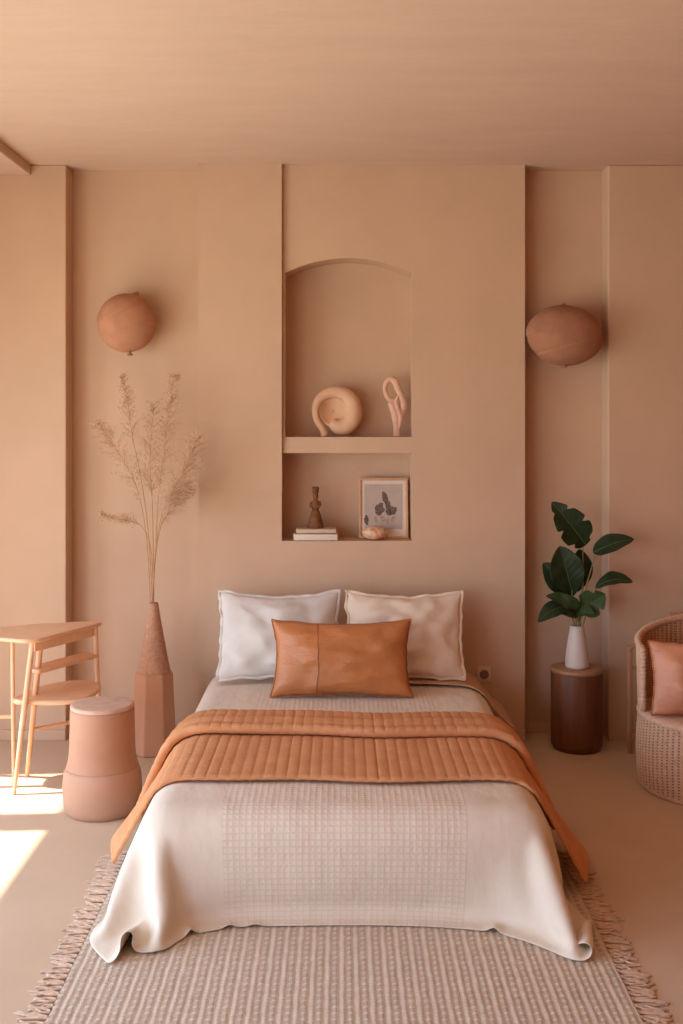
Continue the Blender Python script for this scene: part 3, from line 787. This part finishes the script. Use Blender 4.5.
# ------------------------------------------------------------------ round dark side table, vase, plant
pT = Vector((1.198, YZ(5.645), 0))
st = thing('drum_table', 'dark brown cylindrical wood side table holding the white vase', 'table', pT)
MB().lathe([(0.118, 0), (0.120, 0.004), (0.122, 0.018), (0.128, 0.020), (0.130, 0.03), (0.130, 0.385), (0.129, 0.390)], 64).obj('body', M['wood_dark'], st)
MB().lathe([(0.129, 0.390), (0.1325, 0.393), (0.1335, 0.402), (0.131, 0.410), (0.124, 0.412), (0.001, 0.412)], 64).obj('top', M['wood_rim'], st)
pw = pT + Vector((0.0, -0.01, 0.412))
wv = thing('vase', 'small white tapered ceramic vase on the dark round side table', 'vase', pw)
MB().lathe([(0.052, 0), (0.058, 0.003), (0.0605, 0.012), (0.0595, 0.04), (0.054, 0.09), (0.046, 0.14), (0.038, 0.185), (0.0355, 0.205), (0.0345, 0.212), (0.031, 0.213), (0.029, 0.205), (0.030, 0.18)], 48).obj('body', M['ceramic_white'], wv)
pl = thing('leafy_plant', 'dark green broad-leaved plant standing in the small white vase', 'plant', pw + Vector((0, 0, 0.20)))
PZ = 5.63
def PW(x, y, dz=0.0): return W(x, y, PZ + dz) - pl.location
def leaf(base, tip, wpx, nrm, mat, arch=0.12, fold=0.25, lobes=0, asym=0.0, wavy=0.03, pw_=0.8):
    base, tip = Vector(base), Vector(tip); ax = tip - base; L = ax.length; d = ax.normalized()
    n = Vector(nrm); n = (n - d * n.dot(d)).normalized(); s = d.cross(n)
    hw = wpx * PZ / FPX / 2; R_, Cn = 40, 10; G = np.zeros((R_ + 1, 2 * Cn + 1, 3)); uv = []; mid = []
    for i in range(R_ + 1):
        t = i / R_
        w = hw * (math.sin(PI * min(1, t ** pw_)) ** 0.72 if 0 < t < 1 else 0) + hw * 0.02
        c = base + ax * t + n * (arch * L * math.sin(PI * t)) - n * 0
        mid.append(c + n * 0.001)
        for j in range(-Cn, Cn + 1):
            f = j / Cn; ww = w
            if lobes:
                k = (t * lobes + (0.25 if f > 0 else 0.0)) % 1.0
                ww = w * (1 - 0.38 * max(0, 1 - abs(k - 0.5) / 0.16) * (1 if t < 0.92 else 0))
            rise = fold * abs(f) ** 1.3 * ww + wavy * hw * math.sin(t * 17 + (2 if f > 0 else 0)) * abs(f)
            G[i, j + Cn] = c + s * (ww * f * (1 + asym * f)) + n * rise
            uv.append((0.5 + 0.5 * f, t))
    o = MB().grid(G).obj('leaf', mat, pl, solid=0.0012, uv=uv)
    MB().tube(mid[:-1], lerp_list([0.0022, 0.0015, 0.0007], len(mid) - 1), 6).obj('midrib', M['rib'], o)
    return o
def stem(x, y, dz, x0=577, bend=0.0):
    a = Vector((random.uniform(-0.012, 0.012), random.uniform(-0.012, 0.012), -0.03)); b = PW(x, y, dz)
    m = a.lerp(b, 0.5) + Vector((bend, 0, 0.01))
    sp = spline([a, m, b], 8)
    MB().tube(sp, lerp_list([0.0045, 0.0038, 0.0028], len(sp)), 8).obj('stem', M['stem'], pl)
# tall split leaf and its neighbours: (stem end) then blade from base to tip
stem(583, 547, 0.02, bend=0.012)
leaf(PW(586, 545, 0.02), PW(552, 502, 0.0), 33, (0.35, -0.85, -0.35), M['leaf'], 0.07, 0.30, lobes=3, pw_=0.72)
stem(595, 556, -0.02, bend=-0.004)
leaf(PW(593, 553, -0.02), PW(634, 539, -0.06), 23, (0.25, -0.6, 0.75), M['leaf'], 0.08, 0.22, lobes=0, pw_=0.8)
stem(597, 587, -0.04, bend=0.0)
leaf(PW(595, 588, -0.05), PW(633, 582, -0.10), 24, (0.1, -0.42, 0.9), M['leaf'], 0.16, 0.2, pw_=0.95)
stem(572, 590, 0.02, bend=-0.006)
leaf(PW(573, 596, 0.03), PW(560, 546, -0.01), 34, (-0.1, -0.95, 0.1), M['leaf'], 0.06, 0.35, pw_=1.15)
leaf(PW(577, 592, 0.06), PW(580, 549, 0.07), 25, (0.2, -0.9, 0.1), M['leaf'], 0.06, 0.3, pw_=1.1)
stem(584, 575, 0.06)
leaf(PW(571, 592, 0.05), PW(543, 563, 0.04), 26, (-0.4, -0.8, 0.4), M['leaf'], 0.08, 0.3, pw_=0.9)
leaf(PW(575, 610, -0.04), PW(538, 622, -0.12), 22, (-0.2, -0.55, 0.85), M['leaf'], 0.22, 0.15, pw_=1.1)
leaf(PW(574, 606, -0.02), PW(546, 596, -0.06), 15, (-0.2, -0.7, 0.7), M['leaf_pale'], 0.08, 0.25)
leaf(PW(577, 612, -0.03), PW(605, 594, -0.06), 27, (0.3, -0.85, 0.35), M['leaf_pale'], 0.05, 0.25, lobes=2, pw_=0.95)
leaf(PW(577, 613, -0.05), PW(594, 615, -0.12), 17, (0.2, -0.75, 0.6), M['leaf_pale'], 0.15, 0.2)
leaf(PW(577, 612, -0.04), PW(562, 594, -0.08), 16, (-0.2, -0.9, 0.3), M['leaf_pale'], 0.08, 0.2)
leaf(PW(577, 614, -0.05), PW(560, 613, -0.11), 13, (0.0, -0.8, 0.5), M['leaf_pale'], 0.12, 0.2)
stem(590, 600, -0.03); stem(565, 600, -0.02)
for x, y, dz in ((577, 606, -0.03), (572, 604, -0.02), (581, 606, -0.02)): stem(x, y, dz)

# ------------------------------------------------------------------ wicker barrel chair
pC = Vector((1.725, YZ(5.06), 0))
ch = thing('wicker_chair', 'woven wicker barrel chair with a round seat at the right edge', 'chair', pC)
def weave(theta0, theta1, rf, z0f, z1f, nst, nrow, amp=0.0036, name='', mat=M['wicker'], solid=0.0, wrap=False, sub=6, vs_=4):
    nc = nst * sub + 1; nr = nrow * vs_ + 1; G = np.zeros((nr, nc, 3)); uv = []
    for i in range(nr):
        tz = i / (nr - 1); fr = i / vs_
        for j in range(nc):
            th = theta0 + (theta1 - theta0) * j / (nst * sub); st_ = j / sub
            hgt = 0.006 * abs(math.sin(PI * (st_ + 0.2))) ** 0.7 + 0.0025 * abs(math.sin(PI * (fr + 0.5 * (int(st_) % 2)))) * abs(math.sin(PI * (st_ + 0.2)))
            r = rf(tz, th) + hgt; z = z0f(th) + (z1f(th) - z0f(th)) * tz
            G[i, j] = (r * math.cos(th), r * math.sin(th), z); uv.append((st_, fr))
    return MB().grid(G).obj(name, mat, ch, solid=solid, uv=uv)
SEATZ = 0.335
weave(0, 2 * PI, lambda t, a: 0.352 + 0.010 * math.sin(PI * min(1, t * 0.9 + 0.1)), lambda a: 0.022, lambda a: SEATZ, 80, 24, name='woven_base', wrap=True)
MB().tube([(0.348 * math.cos(2 * PI * k / 80), 0.348 * math.sin(2 * PI * k / 80), 0.014) for k in range(80)], 0.014, 10, True).obj('foot_ring', M['wicker'], ch)
MB().lathe([(0.335, SEATZ - 0.03), (0.362, SEATZ - 0.012), (0.366, SEATZ), (0.357, SEATZ + 0.010), (0.325, SEATZ + 0.016), (0.2, SEATZ + 0.018), (0.001, SEATZ + 0.018)], 80).obj('seat', M['wicker_rim'], ch)
# tub backrest: from the left arm round the rear to the right arm
T0, T1 = math.radians(-4), math.radians(184)
def topz(a):
    d = abs((a - PI / 2) / (T1 - PI / 2)); return 0.715 - 0.085 * d ** 1.05
weave(T0, T1, lambda t, a: 0.346 + 0.010 * t, lambda a: SEATZ + 0.012, topz, 44, 28, name='backrest', solid=0.012)
rim = []
for k in range(61):
    a = T0 + (T1 - T0) * k / 60; rim.append(Vector((0.358 * math.cos(a), 0.358 * math.sin(a), topz(a))))
down0 = [Vector((0.355 * math.cos(T0), 0.355 * math.sin(T0), z)) for z in np.linspace(SEATZ + 0.02, topz(T0) - 0.03, 8)]
down1 = [Vector((0.355 * math.cos(T1), 0.355 * math.sin(T1), z)) for z in np.linspace(topz(T1) - 0.03, SEATZ + 0.02, 8)]
pts = down0 + rim + down1
MB().tube(pts, 0.014, 12).obj('rim', M['wicker_rim'], ch)
# the rim is bound with one continuous winding
dense = spline(pts, 16); coil = []
for k in range(len(dense) - 1):
    d = (dense[k + 1] - dense[k]).normalized(); o1 = d.cross(Vector((0.3, 0.2, 1))).normalized(); o2 = d.cross(o1)
    coil.append(dense[k] + (o1 * math.cos(k * 0.8) + o2 * math.sin(k * 0.8)) * 0.014)
MB().tube(coil, 0.0035, 5).obj('rim_binding', M['wicker_rim'], ch)
for sx, x in ((-1, -0.280), (1, 0.280)):
    MB().box((x - 0.011, 0.48, 0.0), (x + 0.011, 0.502, 0.54)).obj('rear_leg', M['wood_mid'], ch, bevel=0.003)
for x in (-0.237, 0.237):
    MB().tube([(x * 1.21, 0.491, 0.525), (x * 0.9, 0.43, 0.58), (x * 0.75, 0.40, 0.68)], 0.010, 8).obj('back_post', M['wood_mid'], ch)
MB().box((-0.11, 0.385, 0.655), (0.20, 0.407, 0.722)).obj('top_rail', M['wood_mid'], ch, bevel=0.004)
for z in (0.10, 0.42): MB().box((-0.28, 0.483, z), (0.28, 0.498, z + 0.02)).obj('rear_stretcher', M['wood_mid'], ch, bevel=0.003)
add_pillow('chair_cushion', 0.47, 0.325, 0.15, M['satin_blush'], 'rust satin cushion propped on the wicker chair seat', 'cushion', pC + Vector((-0.112, -0.155, SEATZ + 0.024)), -0.22, rotz=-0.12, seed=12, pinch=0.07, piping=M['piping'], wr=0.005)

# ------------------------------------------------------------------ niche objects
# spiral clay ring in the arched niche
rg = W(339, 437, 5.87); rg.z = NZ0
sc_ = thing('spiral_sculpture', 'sand-coloured coiled clay ring sculpture in the arched niche', 'sculpture', rg)
k_ = 5.87 / FPX
def RP(x, y, dy=0.0): return Vector(((x - 339) * k_, dy, (437 - y) * k_))
path = [(325.5, 436.5), (322.5, 429), (317, 420), (315.5, 410), (319, 400), (327, 394), (338, 392.5), (348, 397), (353, 406), (353, 417), (347, 425.5), (338, 427), (331, 422)]
rad = [4.0, 3.4, 3.4, 3.8, 4.6, 5.4, 6.4, 7.6, 8.6, 9.2, 9.2, 8.0, 5.0]
sp = spline([RP(x, y, -0.012 + 0.002 * i) for i, (x, y) in enumerate(path)], 8)
rr_ = lerp_list([r * k_ for r in rad], len(sp))
MB().tube(sp, rr_, 24).obj('coil', M['ceramic_sand'], sc_, sub=1)
mb = MB(); G = []
for i in range(9):
    r = 16.5 * k_ * i / 8 + 0.0005
    G.append([(r * math.cos(2 * PI * q_ / 40) * 0.9, 0.035 - 0.040 * (i / 8) ** 2.2, r * math.sin(2 * PI * q_ / 40)) for q_ in range(40)])
o = MB().grid(np.array(G), wrap=True).obj('dish', M['ceramic_sand'], sc_, solid=0.008, loc=RP(334, 411, 0.0))
# twisted loop sculpture
tg = W(397, 437, 5.87); tg.z = NZ0
tw = thing('loop_sculpture', 'blush twisted clay sculpture with an open loop at the niche\'s right', 'sculpture', tg)
def TP(x, y, dy=0.0): return Vector(((x - 397) * k_, dy, (437 - y) * k_))
MB().tube(spline([TP(396.5, 402), TP(390, 400), TP(385.5, 393), TP(385.5, 385), TP(389.5, 379.5), TP(395, 381.5), TP(398, 389), TP(402, 398), TP(403.5, 405), TP(401, 413), TP(399, 420)], 7), lerp_list([3.2 * k_, 2.7 * k_, 2.3 * k_, 2.4 * k_, 2.9 * k_, 3.6 * k_, 3.4 * k_, 3.4 * k_, 3.6 * k_, 3.8 * k_, 3.4 * k_], 71), 12).obj('loop', M['ceramic_blush'], tw)
MB().tube(spline([TP(397, 436.8), TP(397, 428), TP(396, 418), TP(393.5, 409), TP(390, 402)], 7), lerp_list([4.4 * k_, 3.6 * k_, 4.2 * k_, 4.0 * k_, 2.8 * k_], 29), 12).obj('stalk', M['ceramic_blush'], tw)
MB().tube(spline([TP(398, 430, -0.004), TP(400.5, 419, -0.012), TP(398, 410, -0.016), TP(396, 402, -0.010), TP(399, 395, -0.006)], 7), lerp_list([2.2 * k_, 2.6 * k_, 2.4 * k_, 2.0 * k_, 1.4 * k_], 29), 10).obj('strand', M['ceramic_blush'], tw)
MB().tube(spline([TP(398.5, 422, 0.004), TP(402.5, 414, 0.0), TP(405, 408, 0.0), TP(404.5, 402, 0.0)], 7), lerp_list([2.4 * k_, 2.4 * k_, 2.2 * k_, 1.3 * k_], 22), 10).obj('strand', M['ceramic_blush'], tw)
# books
bz = LZ0
bO = W(315.5, 541, 5.85)
def book(name, label, x0, x1, z0, h, d, mat, y):
    t = thing(name, label, 'book', ((x0 + x1) / 2, y, z0), 0, None); w = (x1 - x0) / 2
    mb = MB(); mb.box((-w, -d / 2, 0), (w, d / 2, 0.0035)); mb.box((-w, -d / 2, h - 0.0035), (w, d / 2, h)); mb.box((-w, -d / 2, 0), (w, -d / 2 + 0.004, h))
    mb.obj('cover', mat, t, bevel=0.001)
    MB().box((-w + 0.005, -d / 2 + 0.0042, 0.0037), (w - 0.005, d / 2 - 0.006, h - 0.0037)).obj('pages', M['pages'], t)
    return t
bx = lambda px: (px - CX) * 5.85 / FPX
book('book', 'white hardback book, lower of the two under the brown figurine', bx(294), bx(337.5), bz, 0.036, 0.135, M['book_white'], 0.078)
book('book', 'cream book on top of the white one, under the brown figurine', bx(296.5), bx(336), bz + 0.0362, 0.026, 0.125, M['book_cream'], 0.08)
# figurine
fz = bz + 0.0624; fk = 5.85 / FPX
fg = thing('figurine', 'dark brown carved clay figurine standing on the two stacked books', 'figurine', (bx(315.5), 0.08, fz))
MB().lathe([(8.3 * fk, 0), (8.6 * fk, 0.004), (7.6 * fk, 0.02), (6.4 * fk, 0.045), (5.2 * fk, 0.068), (4.0 * fk, 0.085), (3.6 * fk, 0.092)], 32).obj('skirt', M['figurine'], fg)
mb = MB().ball((0, 0, 0.118), (4.3 * fk, 4 * fk, 0.036), 24, 16)
mb.tube([(-4.0 * fk, -0.002, 0.135), (-5.0 * fk, -0.008, 0.115), (-2.5 * fk, -0.02, 0.10)], [0.007, 0.0065, 0.005], 8)
mb.tube([(4.0 * fk, -0.002, 0.138), (4.6 * fk, -0.008, 0.118), (2.0 * fk, -0.02, 0.106)], [0.007, 0.0065, 0.005], 8)
mb.obj('torso', M['figurine'], fg)
MB().ball((0, -0.002, 0.168), (2.9 * fk, 3.0 * fk, 0.024), 20, 14).obj('head', M['figurine'], fg)
MB().lathe([(2.6 * fk, 0.182), (3.4 * fk, 0.188), (3.0 * fk, 0.197), (3.6 * fk, 0.205), (3.5 * fk, 0.213), (2.2 * fk, 0.216)], 20).obj('headdress', M['figurine'], fg)
# framed print leaning on the back of the niche
pf = thing('picture_frame', 'small oak-framed print of dark leaves leaning in the lower niche', 'picture', ((383.5 - CX) * 5.9 / FPX, 0.115, bz))
pf.rotation_euler = (-0.13, 0, 0)
fw, fh = 49.5 * 5.9 / FPX, 60.5 * 5.9 / FPX; b = 0.013
mb = MB(); mb.box((-fw / 2, -0.009, 0), (fw / 2, 0.009, b)); mb.box((-fw / 2, -0.009, fh - b), (fw / 2, 0.009, fh)); mb.box((-fw / 2, -0.009, b), (-fw / 2 + b, 0.009, fh - b)); mb.box((fw / 2 - b, -0.009, b), (fw / 2, 0.009, fh - b))
mb.obj('frame', M['frame_wood'], pf, bevel=0.0015)
MB().box((-fw / 2 + b * 0.8, 0.0, b * 0.8), (fw / 2 - b * 0.8, 0.006, fh - b * 0.8)).obj('mat_board', M['paper'], pf, smooth=False)
px0, px1, pz0, pz1 = -fw / 2 + 0.030, fw / 2 - 0.030, 0.05, fh - 0.033
prn = MB().box((px0, -0.0015, pz0), (px1, 0.0, pz1)).obj('print', M['print'], pf, smooth=False)
def blob(mb, cx, cz, rx, rz, ang, seed):
    r_ = random.Random(seed); n = 18; pts = []
    for k in range(n):
        a = 2 * PI * k / n; rr2 = 1 + r_.uniform(-0.25, 0.22); x, z = rx * math.cos(a) * rr2, rz * math.sin(a) * rr2
        pts.append((cx + x * math.cos(ang) - z * math.sin(ang), cz + x * math.sin(ang) + z * math.cos(ang)))
    mb.prism_xz(pts, -0.0021, -0.0015)
fx = lambda x: (x - 383.5) * 5.9 / FPX
fzp = lambda y: (541 - y) * 5.9 / FPX
mb = MB()
for i, (x, y, a_, c_, g_) in enumerate([(385, 500, 2.6, 6.5, 0.25), (388, 508, 3.0, 5.5, 0.3), (379.5, 511.5, 4.6, 6.2, -0.5), (393, 513, 3.8, 4.8, -0.6), (389, 515, 3.0, 4.0, 0.5), (366.5, 523, 2.2, 5.0, 0.1)]):
    blob(mb, fx(x), fzp(y), a_ * k_, c_ * k_, g_, i)
mb.obj('leaf_motif', M['ink'], prn, smooth=False)
mb = MB()
for i, (x, y, a_, c_, g_) in enumerate([(383, 521, 2.0, 4.0, 0.4), (388, 523, 1.8, 3.6, -0.2), (393, 522, 2.0, 4.0, -0.5), (376, 522, 1.6, 3.0, 0.3)]):
    blob(mb, fx(x), fzp(y), a_ * k_, c_ * k_, g_, i + 30)
mb.obj('flower_motif', M['ink_pale'], prn, smooth=False)
# speckled gourd in front of the print
gd = thing('small_gourd', 'pale squat gourd with orange flecks in front of the framed print', 'gourd', ((375, 0.0)[0] * 0 + (375 - CX) * 5.83 / FPX, 0.052, bz))
mb = MB().ball((0, 0, 6.9 * fk), (12.8 * fk, 8.6 * fk, 6.9 * fk), 48, 24); out = []
for v in mb.v:
    a = math.atan2(v[1], v[0]); f = 1 - 0.035 * abs(math.sin(a * 3)); out.append((v[0] * f, v[1] * f, v[2] - 0.006 * math.exp(-(v[0] ** 2 + v[1] ** 2) / 0.0003) * (1 if v[2] > 7 * fk else 0)))
mb.v = out; mb.obj('body', M['gourd'], gd)
MB().tube([(0, 0, 0.062), (0.002, -0.001, 0.070), (0.006, -0.002, 0.076)], [0.005, 0.004, 0.0035], 8).obj('stem', M['dry_stem'], gd)

# ------------------------------------------------------------------ power outlet
ot = thing('wall_outlet', 'small square power outlet on the wall right of the bed', 'outlet', ((484 - CX) * CAMD / FPX, 0.0, CAMH - (674 - HOR) * CAMD / FPX))
MB().box((-0.038, -0.009, -0.042), (0.038, 0, 0.042)).obj('plate', M['outlet'], ot, bevel=0.004)
mb = MB().lathe([(0.021, 0.0), (0.024, 0.0), (0.024, 0.003), (0.021, 0.003)], 28)
for x in (-0.009, 0.009): mb.lathe([(0.0035, 0), (0.0035, 0.0025)], 10, (x, 0, 0))
o = mb.obj('socket', M['outlet_dark'], ot, autosmooth=40); o.matrix_local = Matrix.Translation((0, -0.009, 0)) @ Matrix.Rotation(PI / 2, 4, 'X')

# ------------------------------------------------------------------ light
w = bpy.data.worlds.new('sky'); bpy.context.scene.world = w; w.use_nodes = True
wt = w.node_tree; bg = wt.nodes['Background']
tc = wt.nodes.new('ShaderNodeTexCoord'); sx_ = wt.nodes.new('ShaderNodeSeparateXYZ'); mr = wt.nodes.new('ShaderNodeMapRange'); mx = wt.nodes.new('ShaderNodeMix'); mx.data_type = 'RGBA'
wt.links.new(tc.outputs['Generated'], sx_.inputs[0]); wt.links.new(sx_.outputs[2], mr.inputs['Value'])
mr.inputs['From Min'].default_value = -0.06; mr.inputs['From Max'].default_value = 0.10
wt.links.new(mr.outputs[0], mx.inputs[0])
mx.inputs[6].default_value = (0.86, 0.88, 0.82, 1)      # ground glow added below the horizon, tuned for the upper walls
mx.inputs[7].default_value = (0.81, 0.99, 1.28, 1)      # hazy blue sky above
wt.links.new(mx.outputs[2], bg.inputs[0]); bg.inputs[1].default_value = 5.5
sun = bpy.data.lights.new('sun', 'SUN'); sun.energy = 14; sun.angle = math.radians(0.9); sun.color = (1.0, 0.9, 0.78)
so = bpy.data.objects.new('sun', sun); C.objects.link(so)
el = math.atan2(HEAD - 0.03, -1.2 - (XL - 0.18))
sd = Vector((math.cos(el), 0.03, -math.sin(el)))
so.rotation_euler = sd.to_track_quat('-Z', 'Y').to_euler(); so.location = (-6, -2, 6)
def portal(name, loc, rot, sx, sy):
    l = bpy.data.lights.new(name, 'AREA'); l.shape = 'RECTANGLE'; l.size = sx; l.size_y = sy; l.cycles.is_portal = True
    o = bpy.data.objects.new(name, l); C.objects.link(o); o.location = loc; o.rotation_euler = rot
for (y0, y1) in wins: portal('window_portal', (XL - 0.1, (y0 + y1) / 2, HEAD / 2), (0, -PI / 2, 0), HEAD, y1 - y0)
portal('window_portal', ((RW[0] + RW[1]) / 2, YB - 0.1, (RW[2] + RW[3]) / 2), (PI / 2, 0, 0), RW[1] - RW[0], RW[3] - RW[2])

# ------------------------------------------------------------------ camera
cam = bpy.data.cameras.new('camera'); co = bpy.data.objects.new('camera', cam); C.objects.link(co)
co.location = (0, -CAMD, CAMH); co.rotation_euler = (PI / 2, 0, 0)
cam.sensor_fit = 'AUTO'; cam.sensor_width = 36; cam.lens = FPX / 1024 * 36; cam.shift_y = -(512 - HOR) / 1024
sc = bpy.context.scene; sc.camera = co
sc.view_settings.view_transform = 'Standard'; sc.view_settings.look = 'None'; sc.view_settings.gamma = 1; sc.view_settings.use_curve_mapping = False
sc.view_settings.exposure = -0.05
sc.cycles.max_bounces = 12; sc.cycles.diffuse_bounces = 8
